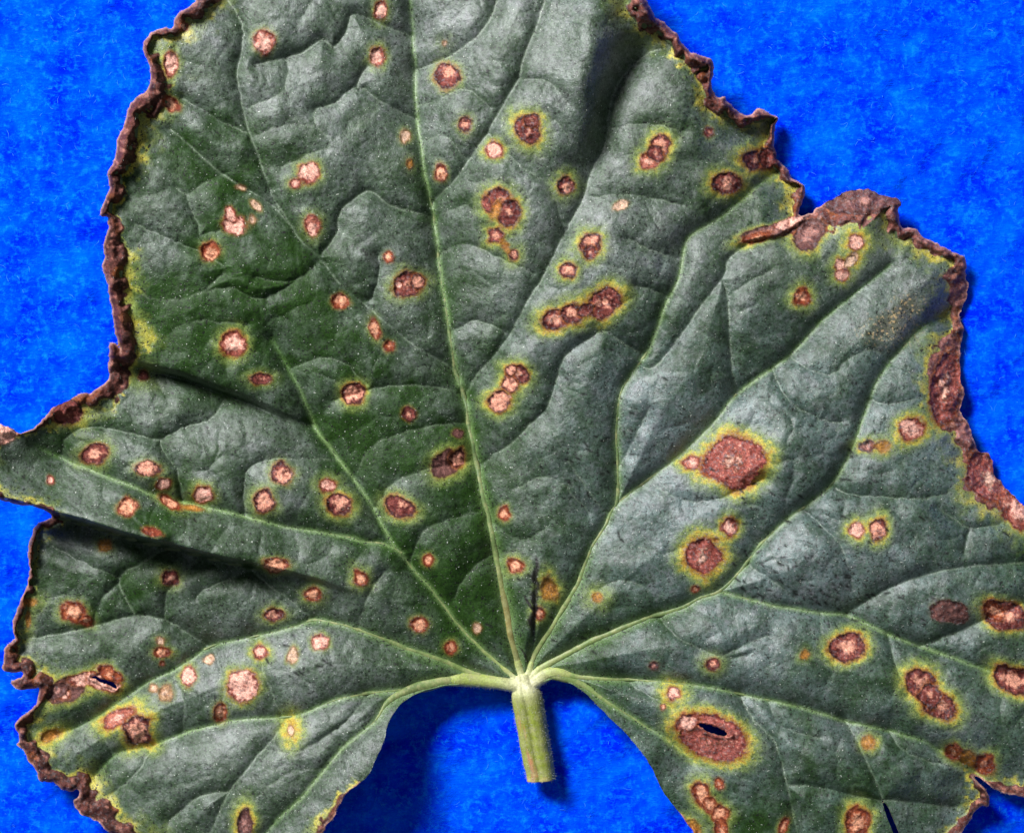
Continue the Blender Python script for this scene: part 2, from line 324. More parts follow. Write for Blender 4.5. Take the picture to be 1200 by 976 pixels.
# ------------------------------------------------------------------ fields
# outline with a crinkled, torn edge where it is dry
ol = spline(OUTLINE, 2.4, closed=True)
n = len(ol)
tang = np.roll(ol[:, :2], -1, 0) - np.roll(ol[:, :2], 1, 0)
tang /= np.linalg.norm(tang, axis=1)[:, None] + 1e-9
nor = np.stack([tang[:, 1], -tang[:, 0]], 1)
def noise1(n, wl, seed):
    w = np.random.default_rng(seed).standard_normal(n)
    k = np.fft.rfftfreq(n)
    r = np.fft.irfft(np.fft.rfft(w) * np.exp(-(k * wl) ** 2), n)
    return r / r.std()
dryness = np.clip(ol[:, 2] / 8, 0, 1)
jit = (noise1(n, 2.5, 1) * 0.5 + noise1(n, 14, 2) * 0.8 + np.maximum(noise1(n, 5, 4) - 1.2, 0) * 1.6) * dryness + noise1(n, 4, 3) * 0.25
ol[:, :2] += nor * jit[:, None]
ol[:, 2] = np.maximum(ol[:, 2], 0)

def fill(polys):
    ins = np.zeros((NY, NX), bool)
    segs = []
    for P in polys:
        a = P[:, :2]; b = np.roll(a, -1, 0)
        segs.append(np.concatenate([a, b], 1))
    S = np.concatenate(segs)
    for j in range(NY):
        y = gy[j]
        m = (S[:, 1] <= y) != (S[:, 3] <= y)
        if not m.any():
            continue
        s = S[m]
        xs = np.sort(s[:, 0] + (y - s[:, 1]) / (s[:, 3] - s[:, 1]) * (s[:, 2] - s[:, 0]))
        ins[j] = (np.searchsorted(xs, gx) % 2) == 1
    return ins

holes = [spline([(x, y, 5, 0.3) for x, y in h], 2.0, closed=True) for h in HOLES]
for i, h in enumerate(holes):
    k = len(h)
    h[:, :2] += np.random.default_rng(70 + i).standard_normal((k, 2)) * (0.5 if i < 2 else 0.15)
    if i == 2:
        h[:, 2] = 0
inside = fill([ol] + holes)
DO, _, (WB, CURL), OI = splat([ol] + holes, 70.0, 2, closed=True)
PHI = np.where(inside, DO, -DO).astype(np.float32)

prim_curves = {}
for k, (pts, r0, r1) in PRIMARY.items():
    c = spline(pts, 6.0)
    c[:, :2] += np.stack([noise1(len(c), 4, 100 + len(k)), noise1(len(c), 4, 200 + len(pts))], 1) * 0.35
    s = np.concatenate([[0], np.cumsum(np.hypot(*np.diff(c[:, :2], axis=0).T))])
    s /= s[-1]
    rad_ = r1 + (r0 - r1) * (1 - s) ** 1.7
    if k == 'sinus_left':
        rad_ = np.interp(c[:, 0], [400, 430, 458, 480, 500, 540, 590, 615], [1.0, 1.8, 4.0, 6.6, 7.8, 7.6, 7.8, 8.6])
    elif k == 'r3':
        rad_ = np.interp(c[:, 0], [620, 640, 655, 680, 700, 740, 800, 1140], [8.5, 8.0, 7.0, 4.6, 3.4, 2.6, 2.0, 0.8])
    elif k == 'sinus_right':
        rad_ = np.interp(c[:, 0], [648, 665, 684, 717, 760, 812], [5.5, 5.2, 4.4, 3.0, 2.0, 0.8])
    prim_curves[k] = np.column_stack([c, rad_, s])
DP, SP, (RP, _u), PI_ = splat(list(prim_curves.values()), 110.0, 2)
def wob(c, a=0.9):
    c = spline(c, 5.0)
    k = len(c)
    if k > 6:
        c = c + np.random.default_rng(int(abs(c[0, 0] * 7 + c[0, 1]))).standard_normal((k, 2)) * a * 0.45
    return c
DS, SS, _, _ = splat([wob(c) for c in SECONDARY], 80.0)
DT, ST, _, _ = splat([wob(c, 1.6) for c in TERTIARY], 46.0)

def cells(size, seed, jitter=0.85, warp=6.0):
    """half distance between the two nearest scattered seeds: 0 on the borders"""
    wx = band_noise(40, seed + 1) * warp; wy = band_noise(40, seed + 2) * warp
    X = (XX + wx - GX0) / size + 3; Y = (YY + wy - GY0) / size + 3
    nxs = int((GX1 - GX0) / size) + 10; nys = int((GY1 - GY0) / size) + 10
    r = np.random.default_rng(seed)
    jx = (r.random((nys, nxs)) - .5) * jitter + .5; jy = (r.random((nys, nxs)) - .5) * jitter + .5
    ix = np.clip(X.astype(int), 2, nxs - 3); iy = np.clip(Y.astype(int), 2, nys - 3)
    f1 = np.full(X.shape, 9.0, np.float32); f2 = f1.copy()
    for dy in (-1, 0, 1):
        for dx in (-1, 0, 1):
            cx = ix + dx; cy = iy + dy
            d = np.hypot(X - (cx + jx[cy, cx]), Y - (cy + jy[cy, cx])).astype(np.float32)
            nf1 = np.minimum(f1, d)
            f2 = np.minimum(np.maximum(f1, d), f2)
            f1 = nf1
    return (f2 - f1) * 0.5 * size
C1 = cells(52.0, 21)
C2 = cells(21.0, 31, warp=4)
C3 = cells(8.5, 41, warp=2.0)

# ---- large relief in mm: thin-plate surface through known heights
CTRL = [
 (612,797,3.8),(560,790,4.2),(480,805,5.6),(450,870,10),(400,940,11),(330,1010,9),(20,760,3.5),(50,900,2.2),(130,965,2.4),(230,1030,2.5),(250,880,6.5),(250,976,6.5),(340,800,7.5),
 (150,800,4.6),(330,900,8.5),(500,790,5.2),
 (460,640,8.0),(300,607,10.5),(150,572,12),(0,535,12.5),(-30,530,12),(60,650,3.6),(100,690,4.2),(200,700,5.2),(300,710,6.0),(380,722,6.8),(40,620,3.4),
 (360,520,7.5),(250,490,7.5),(167,460,8),(100,490,9),(60,490,9.5),(128,430,8.5),(200,540,9.5),
 (300,440,9.5),(220,400,10.8),(160,360,11),(130,300,11),(135,390,11),
 (220,200,10.5),(140,180,10.8),(170,60,9.5),(235,0,8.5),(260,270,10),
 (545,465,5.8),(515,317,6.2),(485,67,6.2),(482,-60,6),(420,250,8),(420,100,8.2),(330,100,9.2),(320,0,8.4),(600,250,9.5),(600,350,8.5),
 (560,60,8.5),(640,40,10.5),(690,70,11.0),(680,150,10.5),(735,90,7.6),(700,200,8),(790,90,8.0),(800,180,8),(830,60,4.5),(770,20,6.5),(750,0,8),(860,140,5),(900,140,3.0),(940,224,2.0),(870,230,5.5),
 (650,470,7.4),(690,560,6.4),(720,600,5.6),(620,640,5.6),(640,720,5.2),(500,560,6.4),(420,440,7.8),(500,700,6.0),
 (800,525,5.2),(780,420,7.8),(820,350,8.2),(880,400,6.6),(870,300,6.4),(920,300,5.6),(950,390,5.2),(1000,240,4),(1050,250,3.6),(1050,320,4.4),(1000,420,6.0),
 (1090,400,3.4),(1125,430,1.4),(1130,330,1.4),(1120,300,1.8),(1160,560,1.2),(1060,480,5.2),(1090,560,4.6),(900,560,6.2),(1000,600,6.4),(1030,650,6.6),(850,690,5.2),(930,660,6.4),
 (1000,720,5.4),(1100,640,5.6),(1180,640,3.6),(1200,600,1.4),(1240,760,2.0),(1150,720,5.2),(1150,790,4.6),(900,770,6.4),(780,760,5.8),(700,780,4.4),(650,770,4.2),(570,750,4.6),(720,840,5),(754,880,4.6),(790,940,3.2),(830,990,2.0),
 (880,860,6.4),(830,860,5.8),(950,950,5.2),(980,840,6.4),(1050,930,4.6),(1130,960,1.6),(1150,930,1.6),(1100,870,5.4),(1200,930,1.4),(1190,860,4.4),(950,1050,1.5),
 (600,-100,2.5),(380,-95,3),(700,-60,4)]
H = tps(CTRL)

def stepfold(pts, width, decay):
    """a fold: the surface on the left-hand side of the curve (upper side in
    the picture when it runs to the right) stands higher and drops over the curve"""
    c = spline(pts, 5.0)
    D, S, (A,), _ = splat([c], decay * 2.6, 1)
    sd = -D * S                      # positive above a curve that runs rightwards
    R = decay * 2.6
    fall = np.exp(-(D / decay) ** 2) * (D < R)
    return A * (smooth(-width, width, sd) - 0.5) * fall * 1.0
def ridge(pts, width):
    c = spline(pts, 5.0)
    D, S, (A,), _ = splat([c], width * 3, 1)
    return A * np.exp(-(D / width) ** 2) * (D < width * 3)

H += stepfold([(120,412,0),(150,424,3.4),(180,432,4.2),(214,440,4.2),(254,455,3.8),(290,468,3.0),(327,485,1.8),(364,500,0)], 5, 30)
H += stepfold([(-60,585,13),(0,586,13),(45,596,13),(70,604,12),(100,612,11.5),(150,628,10.5),(200,640,9.5),(260,655,7),(320,668,4),(370,680,1.8),(420,698,0)], 4, 26)
H += stepfold([(862,291,0),(875,284,0.9),(890,280,1.2),(915,276,1.2),(935,262,1.0),(950,250,0)], 3, 12)
H += stepfold([(1086,874,0),(1105,884,1.5),(1125,896,2.4),(1142,908,2.6),(1160,925,2.4)][::-1], 4, 16)
H += ridge([(700,-40,2.0),(695,30,2.6),(688,90,2.4),(672,150,1.2),(660,190,0)], 26)
H += ridge([(770,40,-1.6),(745,62,-2.4),(722,110,-2.4),(706,165,-1.8),(692,205,-0.6)], 20)
H += ridge([(830,128,-1.0),(870,150,-1.6),(905,150,-1.2)], 16)
H += ridge([(628,650,0),(628,690,-0.5),(626,740,-0.5),(620,770,0)], 2.6)

# ---- veins sink, the tissue between them swells
inner = smooth(0, 26, PHI)
amp = 0.75 + 0.25 * band_noise(160, 61)
H += 1.35 * (1 - np.exp(-DP / 9.0)) + 1.9 * (1 - np.exp(-(DP / 42.0) ** 1.3)) - 1.3
H += 0.75 * (1 - np.exp(-DS / 6.0)) + 1.05 * (1 - np.exp(-(DS / 24.0) ** 1.1)) - 1.0
q1 = (0.45 * (1 - np.exp(-DT / 4.5)) + 0.55 * (1 - np.exp(-(DT / 14.0) ** 1.1)) - 0.3
      + 0.34 * (1 - np.exp(-C1 / 10.0)) * smooth(2, 16, np.minimum(np.minimum(DP, DS), DT)))
H += amp * q1
H += 0.075 * (1 - np.exp(-C2 / 4.0)) * (0.6 + 0.4 * band_noise(60, 62))
H += 0.22 * np.exp(-(DP / 2.3) ** 2) + 0.10 * np.exp(-(DS / 1.6) ** 2)
H += 0.016 * (1 - np.exp(-C3 / 1.8))
H += 0.16 * band_noise(40, 63) + 0.018 * band_noise(9, 64) + 0.010 * band_noise(3.5, 65)

# the right-hand rim lies down on the sheet
H -= 2.4 * smooth(46, 0, PHI) * smooth(780, 930, XX) * smooth(760, 620, YY)
# ---- dry rim: rolled into a bead, crinkled
wb = np.maximum(WB + 3.0 * band_noise(14, 66) * np.clip(WB / 10, 0, 1), 0.0)
in_rim = np.clip(1 - PHI / np.maximum(wb, 0.5), 0, 1) * (WB > 0.3)
u = np.clip(PHI / np.maximum(wb * 0.95, 1), 0, 1.0)
bead = np.sin(np.pi * np.clip(u, 0, 1) ** 0.8)
wr = band_noise(10, 67) * 0.12 + band_noise(24, 68) * 0.20 + band_noise(4.5, 69) * 0.05
rimmask = smooth(0.0, 0.35, in_rim)
H += 1.35 * CURL * bead * (1 - 0.4 * smooth(1000, 1090, XX)) * (0.95 + 0.2 * band_noise(40, 70)) * (WB > 0.3)
H += wr * rimmask * np.clip(WB / 10, 0, 1)

# ------------------------------------------------------------------ pigment
def lin(r, g, b):
    def f(c):
        c /= 255.0
        return c / 12.92 if c <= 0.04045 else ((c + 0.055) / 1.055) ** 2.4
    return np.array([f(r), f(g), f(b)], np.float32)
def mix(C, c, m):
    m = np.clip(m, 0, 1)[..., None]
    return C * (1 - m) + c * m

g_dark = lin(26, 52, 14); g_mid = lin(42, 66, 34); g_grey = lin(68, 80, 66)
nz = fbm(130, 4, 80); nf = fbm(10, 3, 90); nff = band_noise(3.0, 95)
COL = np.empty((NY, NX, 3), np.float32); COL[:] = g_mid
COL = mix(COL, g_dark, smooth(-0.2, 1.6, -nz) * 0.8)
COL = mix(COL, g_grey, smooth(-0.2, 1.8, nz) * 0.6)
# dusty film plus painted-in sheen: grey on lit lobes, dark on shaded ones
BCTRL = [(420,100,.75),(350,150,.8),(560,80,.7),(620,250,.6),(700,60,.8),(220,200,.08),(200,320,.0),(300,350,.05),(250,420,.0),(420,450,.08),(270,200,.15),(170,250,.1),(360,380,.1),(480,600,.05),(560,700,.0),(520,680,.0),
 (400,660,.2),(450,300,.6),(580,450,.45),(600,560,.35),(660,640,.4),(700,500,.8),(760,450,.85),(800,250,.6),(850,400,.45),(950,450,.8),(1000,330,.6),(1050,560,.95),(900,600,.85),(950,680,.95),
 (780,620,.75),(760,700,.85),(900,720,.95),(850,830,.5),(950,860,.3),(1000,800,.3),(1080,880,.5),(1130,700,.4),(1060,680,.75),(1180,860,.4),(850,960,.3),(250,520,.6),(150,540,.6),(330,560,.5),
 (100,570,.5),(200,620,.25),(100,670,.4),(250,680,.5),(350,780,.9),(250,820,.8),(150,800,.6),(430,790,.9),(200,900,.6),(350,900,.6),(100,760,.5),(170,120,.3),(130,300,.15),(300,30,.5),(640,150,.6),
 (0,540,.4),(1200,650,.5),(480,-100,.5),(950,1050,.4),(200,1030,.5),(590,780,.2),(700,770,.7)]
FILM_SHEEN = np.clip(tps(BCTRL, 900.0) + 0.12 * nz + 0.06 * nf + 0.07 * band_noise(30, 99), 0, 1)
COL = mix(COL, lin(34, 58, 18), (1 - FILM_SHEEN) * 0.85)
cool = (smooth(520, 760, XX) * smooth(260, 460, YY))[..., None]  # bluish sky sheen painted into the tint of the right-hand lobes
COL = mix(COL, lin(96, 104, 99) * (1 - cool) + lin(94, 111, 115) * cool, FILM_SHEEN ** 1.3 * 0.54)
COL = mix(COL, lin(40, 66, 22), 0.28 * smooth(0.2, 1.6, fbm(22, 3, 160)))
COL = mix(COL, lin(96, 92, 98), 0.35 * FILM_SHEEN * smooth(0.3, 1.6, fbm(14, 3, 170)))
COL *= (1 + 0.10 * nf + 0.06 * nff)[..., None]
# paler lines on the veins
vein_c = lin(122, 136, 112)
brk = 0.75 + 0.35 * band_noise(20, 96)
COL = mix(COL, vein_c, 0.40 * np.exp(-(DS / 1.4) ** 2) * np.clip(brk, 0, 1))
COL = mix(COL, vein_c, 0.28 * np.exp(-(DT / 1.3) ** 2) * np.clip(brk, 0, 1))
COL = mix(COL, vein_c, 0.08 * np.exp(-(C1 / 1.2) ** 2) * np.clip(brk, 0, 1))
COL = mix(COL, lin(78, 112, 48), 0.5 * np.exp(-(DP / np.maximum(RP * 2.2, 3.0)) ** 2))
COL = mix(COL, lin(116, 138, 88), 0.62 * smooth(1.0, 0.7, _u) * np.exp(-(DP / np.maximum(RP * 1.25, 2.3)) ** 2))
# dark necrotic scratch beside the midrib
Dk, _, (Wk,), _ = splat([spline([(628,652,.8),(629.5,664,2.4),(626,676,3.6),(630,688,2.6),(625,700,4.6),(628,713,2.6),(623.5,726,4.2),(625,744,1.2)], 4), spline([(614,698,.5),(619,706,1.6),(626,716,1.6)], 4),
                         spline([(608,757,.4),(616,768,1.0),(619,778,.5)], 4)], 14, 1)
scr = np.exp(-(Dk / np.maximum(Wk, .3)) ** 2)

# yellow-green band inside the dry rim
DRY = np.zeros((NY, NX), np.float32)
yel = lin(188, 172, 62); ygr = lin(122, 138, 66); rust = lin(132, 70, 26)
brown = lin(98, 54, 46); dkbr = lin(50, 24, 18); pale = lin(222, 182, 160); mauve = lin(122, 78, 76)
band = (PHI - wb) + 2.5 * nf
bw = np.clip(WB * 1.1, 7, 18) * (1.1 + 0.4 * band_noise(45, 97))
hal = np.clip(1 - band / np.maximum(bw, 2), 0, 1) * (WB > 1) * (0.75 + 0.3 * smooth(-0.6, 0.8, band_noise(50, 98)))
COL = mix(COL, ygr, hal * 0.8)
COL = mix(COL, yel, smooth(0.35, 0.9, hal) * 0.8 * smooth(-2.0, 0.2, band_noise(40, 94)))
isrim = smooth(0.8, -0.8, PHI - wb + 0.8 * nf) * (WB > 0.8)
rb = np.empty_like(COL); rb[:] = brown
rb = mix(rb, dkbr, smooth(-0.4, 1.2, fbm(16, 3, 110)) * 0.8)
rb = mix(rb, lin(168, 112, 96), smooth(0.5, 1.8, fbm(9, 3, 120)) * 0.7)
rb = mix(rb, rust, smooth(0.8, 1.8, band_noise(26, 125)) * 0.6)
rb = mix(rb, dkbr, 0.55 * smooth(3.2, 0.2, np.abs(PHI - wb)))
rb = mix(rb, lin(196, 150, 134), smooth(2.6, 0.6, PHI) * 0.7)
# the rim of the right-hand lobes is bleached to a mauve tan
tan_ = smooth(880, 1080, XX + 30 * band_noise(60, 126)) * smooth(700, 600, YY)
rb = mix(rb, lin(156, 104, 98), tan_ * 0.55 * smooth(-0.8, 0.6, band_noise(22, 127)))
rb *= (0.72 + 0.28 * smooth(150, 900, XX))[..., None]
rb *= (1 + 0.16 * nff)[..., None]
COL = mix(COL, rb, isrim)
DRY = np.maximum(DRY, isrim)

# ---- lesions
LAB = np.zeros((NY, NX), np.int16)      # 0 = green tissue
HAL = np.zeros((NY, NX), np.float32)
dH = np.zeros((NY, NX), np.float32)
rough1 = fbm(11, 3, 130); rough2 = band_noise(4.0, 133); spk = band_noise(2.6, 134); spk2 = band_noise(5.0, 137)
KIND = {  # ring, body, body2, centre
 'b': (lin(100, 40, 28), lin(164, 96, 78), lin(132, 68, 56), lin(228, 172, 152)),
 'd': (lin(52, 18, 15), lin(118, 58, 50), lin(86, 34, 30), lin(218, 152, 126)),
 'r': (lin(94, 36, 18), lin(140, 70, 40), lin(112, 46, 26), lin(222, 158, 124)),
 't': (lin(112, 84, 52), lin(166, 126, 92), lin(150, 108, 80), lin(212, 174, 148)),
 'o': (lin(118, 78, 24), lin(156, 100, 30), lin(140, 82, 24), lin(196, 128, 60)),
 'p': (lin(66, 38, 32), lin(104, 68, 62), lin(86, 52, 48), lin(172, 122, 110)),
 'B': (lin(90, 30, 24), lin(150, 80, 70), lin(132, 64, 54), lin(226, 180, 156)),
}
windows = []
for li, (x, y, rx, ry, ang, kind, pf, halo, hs, ox, oy) in enumerate(L):
    R = max(rx, ry) + halo * 2.4 + 6
    x0 = max(int((x - R - GX0) / STEP), 0); x1 = min(int((x + R - GX0) / STEP) + 2, NX)
    y0 = max(int((y - R - GY0) / STEP), 0); y1 = min(int((y + R - GY0) / STEP) + 2, NY)
    sl = (slice(y0, y1), slice(x0, x1))
    X = XX[sl] - x; Y = -(YY[sl] - y)
    a = math.radians(ang); c, s = math.cos(a), math.sin(a)
    U = (X * c + Y * s); V = (-X * s + Y * c)
    rx *= 1.12; ry *= 1.12; halo *= 1.45; hs *= 0.72 + 0.28 * min(1.0, max(0.0, (x - 350) / 400.0)) if y < 640 else 0.95
    rm = math.sqrt(rx * ry)
    th = np.arctan2(V, U)
    r = np.random.default_rng(1000 + li)
    lob = sum(r.normal() * 0.055 / (k ** 0.4) * np.cos(k * th + r.random() * 6.28) for k in (2, 3, 4, 5))
    rho = np.hypot(U / rx, V / ry) * (1 + lob) + 0.06 * rough1[sl] * min(1.0, 12 / rm) + 0.03 * rough2[sl]
    d = (rho - 1) * rm
    # pale centre, shifted
    Xc = X - ox; Yc = Y + oy
    Uc = (Xc * c + Yc * s); Vc = (-Xc * s + Yc * c)
    rc = np.hypot(Uc / rx, Vc / ry) + 0.09 * rough2[sl] + 0.09 * rough1[sl]
    windows.append((sl, d, rc, rm))
    hv = hs * np.exp(-(np.clip(d, 0, None) / (halo + 0.01)) ** 2.0) * (halo > 0)
    HAL[sl] = 1 - (1 - HAL[sl]) * (1 - np.clip(hv, 0, 1)) if False else np.maximum(HAL[sl], hv)
# halos first, so that lesions lie over them
hal2 = np.clip(HAL * (1 + 0.14 * nf + 0.04 * nff), 0, 1) * (1 - isrim)
COL = mix(COL, ygr, smooth(0.06, 0.70, hal2) * 0.78)
COL = mix(COL, yel, smooth(0.50, 0.92, hal2) * 0.82)
DRY = np.maximum(DRY, 0.7 * smooth(0.2, 0.7, hal2))
COL = mix(COL, lin(150, 96, 20), smooth(0.80, 0.96, hal2) * 0.45)
for li, (x, y, rx, ry, ang, kind, pf, halo, hs, ox, oy) in enumerate(L):
    sl, d, rc, rm = windows[li]
    ring, body, body2, cen = KIND[kind]
    sub = COL[sl]
    m = smooth(0.9, -0.9, d)
    rs = np.exp(-(np.clip(d, 0, None) / (1.2 + 0.10 * rm)) ** 2) * (0.75 if kind in 'bdrB' else 0.4) * min(1, hs + .2)
    sub = mix(sub, rust, rs)
    les = np.empty_like(sub); les[:] = body
    les = mix(les, body2, smooth(-0.3, 1.0, rough1[sl]))
    if kind == 'B':        # concentric zones
        les = mix(les, body2 * 0.8, 0.45 * smooth(0.2, 0.9, np.cos(d * 0.62 + 0.6 * rough1[sl])))
        les = mix(les, lin(84, 48, 26), 0.85 * np.exp(-((rc - 0.22) / 0.07) ** 2))
        les = mix(les, lin(178, 104, 88), 0.5 * np.exp(-((rc - 0.42) / 0.07) ** 2))
        les = mix(les, lin(190, 124, 108), 0.25 * smooth(0.8, 1.8, spk[sl]))
    rw = min(3.4, 0.9 + rm * 0.17)
    les = mix(les, ring, smooth(-rw * 1.5, -rw * 0.2, d))
    if pf > 0:
        cm = smooth(pf + 0.14, pf - 0.12, rc)
        les = mix(les, cen, cm * (0.88 + 0.12 * rough2[sl]))
        les = mix(les, body2, cm * 0.75 * smooth(0.9, 1.7, spk2[sl]))
        les = mix(les, ring * 0.6, smooth(1.7, 2.4, -spk[sl]) * 0.7)
    les = mix(les, cen, 0.3 * smooth(1.4, 2.3, spk[sl]))
    les *= (1 + 0.09 * spk[sl] + 0.05 * spk2[sl])[..., None]
    soft = {'o': 0.75, 't': 0.9}.get(kind, 1.0)
    COL[sl] = mix(sub, np.clip(les, 0.004, 1), m * soft)
    DRY[sl] = np.maximum(DRY[sl], m * soft)
    core = d < 0.2
    LAB[sl][core] = li + 1
    dep = 0.16 if rm < 9 else 0.26
    dH[sl] = np.minimum(dH[sl], -dep * smooth(0.5, -2.5, d) * (0.7 + 0.3 * rough1[sl])) + 0.06 * np.exp(-((d + 0.8) / 1.6) ** 2)
    dH[sl] += m * (0.022 * spk2[sl] + 0.012 * spk[sl])
H += dH
# loose tan speckles by the right-hand rim
sp = band_noise(3.2, 140)
for (x, y, rx, ry) in [(1040,388,26,15),(1066,360,16,14),(1050,375,14,10)]:
    m = np.exp(-(((XX - x) / rx) ** 2 + ((YY - y) / ry) ** 2)) 
    COL = mix(COL, lin(140, 128, 96), m * 0.30)
    COL = mix(COL, lin(220, 186, 130), m * smooth(0.9, 1.6, sp))
# black scratches on the right-hand blade
marks = []
r = np.random.default_rng(8)
for (cx, cy, sx, sy, k) in [(915,662,24,12,18),(975,690,26,12,22),(900,690,30,10,12),(1040,720,26,16,10),(860,600,30,30,8),(740,560,60,40,14),(620,720,40,30,12),(340,775,20,12,9),(1020,600,60,50,14),(960,560,60,60,14),(700,520,50,40,14)]:
    for _ in range(k):
        x = r.normal(cx, sx); y = r.normal(cy, sy); a = r.normal(-0.5, 0.5); l = r.uniform(2, 7)
        marks.append(np.array([(x, y, 1.9), (x + math.cos(a) * l, y - math.sin(a) * l, 1.1)]))
Dm, _, (Wm,), _ = splat(marks, 6, 1)
mk = np.exp(-(Dm / np.maximum(Wm, .4)) ** 2) * (Dm < 6)
COL = mix(COL, lin(16, 18, 13), mk * 0.95)
DRY = np.maximum(DRY, mk * 0.9)
H -= 0.05 * mk
COL = mix(COL, lin(20, 15, 11), np.clip(scr * 1.7 * (1 + 0.25 * spk), 0, 0.95))
COL = np.clip(COL, 0.003, 1)

# ---- lift off the sheet and pixel -> world
H = np.maximum(H, 0.75 + 0.12 * band_noise(30, 150))
Hm = H * 0.001

def to_world(px, py, z):
    s = PX * (CAM_H - z) / CAM_H
    return (px - 600.0) * s, (488.0 - py) * s, z

def height_at(px, py):
    i = (np.asarray(py) - GY0) / STEP; j = (np.asarray(px) - GX0) / STEP
    i = np.clip(i, 0, NY - 1.01); j = np.clip(j, 0, NX - 1.01)
    a = i.astype(int); b = j.astype(int); fa = i - a; fb = j - b
    return ((Hm[a, b] * (1 - fb) + Hm[a, b + 1] * fb) * (1 - fa) + (Hm[a + 1, b] * (1 - fb) + Hm[a + 1, b + 1] * fb) * fa)

# ------------------------------------------------------------------ materials
def new_mat(name):
    m = bpy.data.materials.new(name)
    m.use_nodes = True
    nt = m.node_tree
    return m, nt, nt.nodes["Principled BSDF"]
def N(nt, t, **kw):
    n = nt.nodes.new(t)
    for k, v in kw.items():
        setattr(n, k, v)
    return n
def ramp(nt, src, p0, p1, c0=(0, 0, 0, 1), c1=(1, 1, 1, 1)):
    r = N(nt, 'ShaderNodeValToRGB')
    r.color_ramp.elements[0].position = p0; r.color_ramp.elements[1].position = p1
    r.color_ramp.elements[0].color = c0; r.color_ramp.elements[1].color = c1
    nt.links.new(src, r.inputs[0])
    return r.outputs[0]
def mixc(nt, fac, a, b, mode='MIX'):
    m = N(nt, 'ShaderNodeMix', data_type='RGBA', blend_type=mode)
    for sock, v in ((m.inputs[0], fac), (m.inputs[6], a), (m.inputs[7], b)):
        if isinstance(v, (int, float)):
            sock.default_value = v
        elif isinstance(v, tuple):
            sock.default_value = v
        else:
            nt.links.new(v, sock)
    return m.outputs[2]
def noise(nt, vec, scale, detail=2, rough=0.6):
    n = N(nt, 'ShaderNodeTexNoise')
    n.inputs['Scale'].default_value = scale; n.inputs['Detail'].default_value = detail
    n.inputs['Roughness'].default_value = rough
    nt.links.new(vec, n.inputs['Vector'])
    return n.outputs[0]

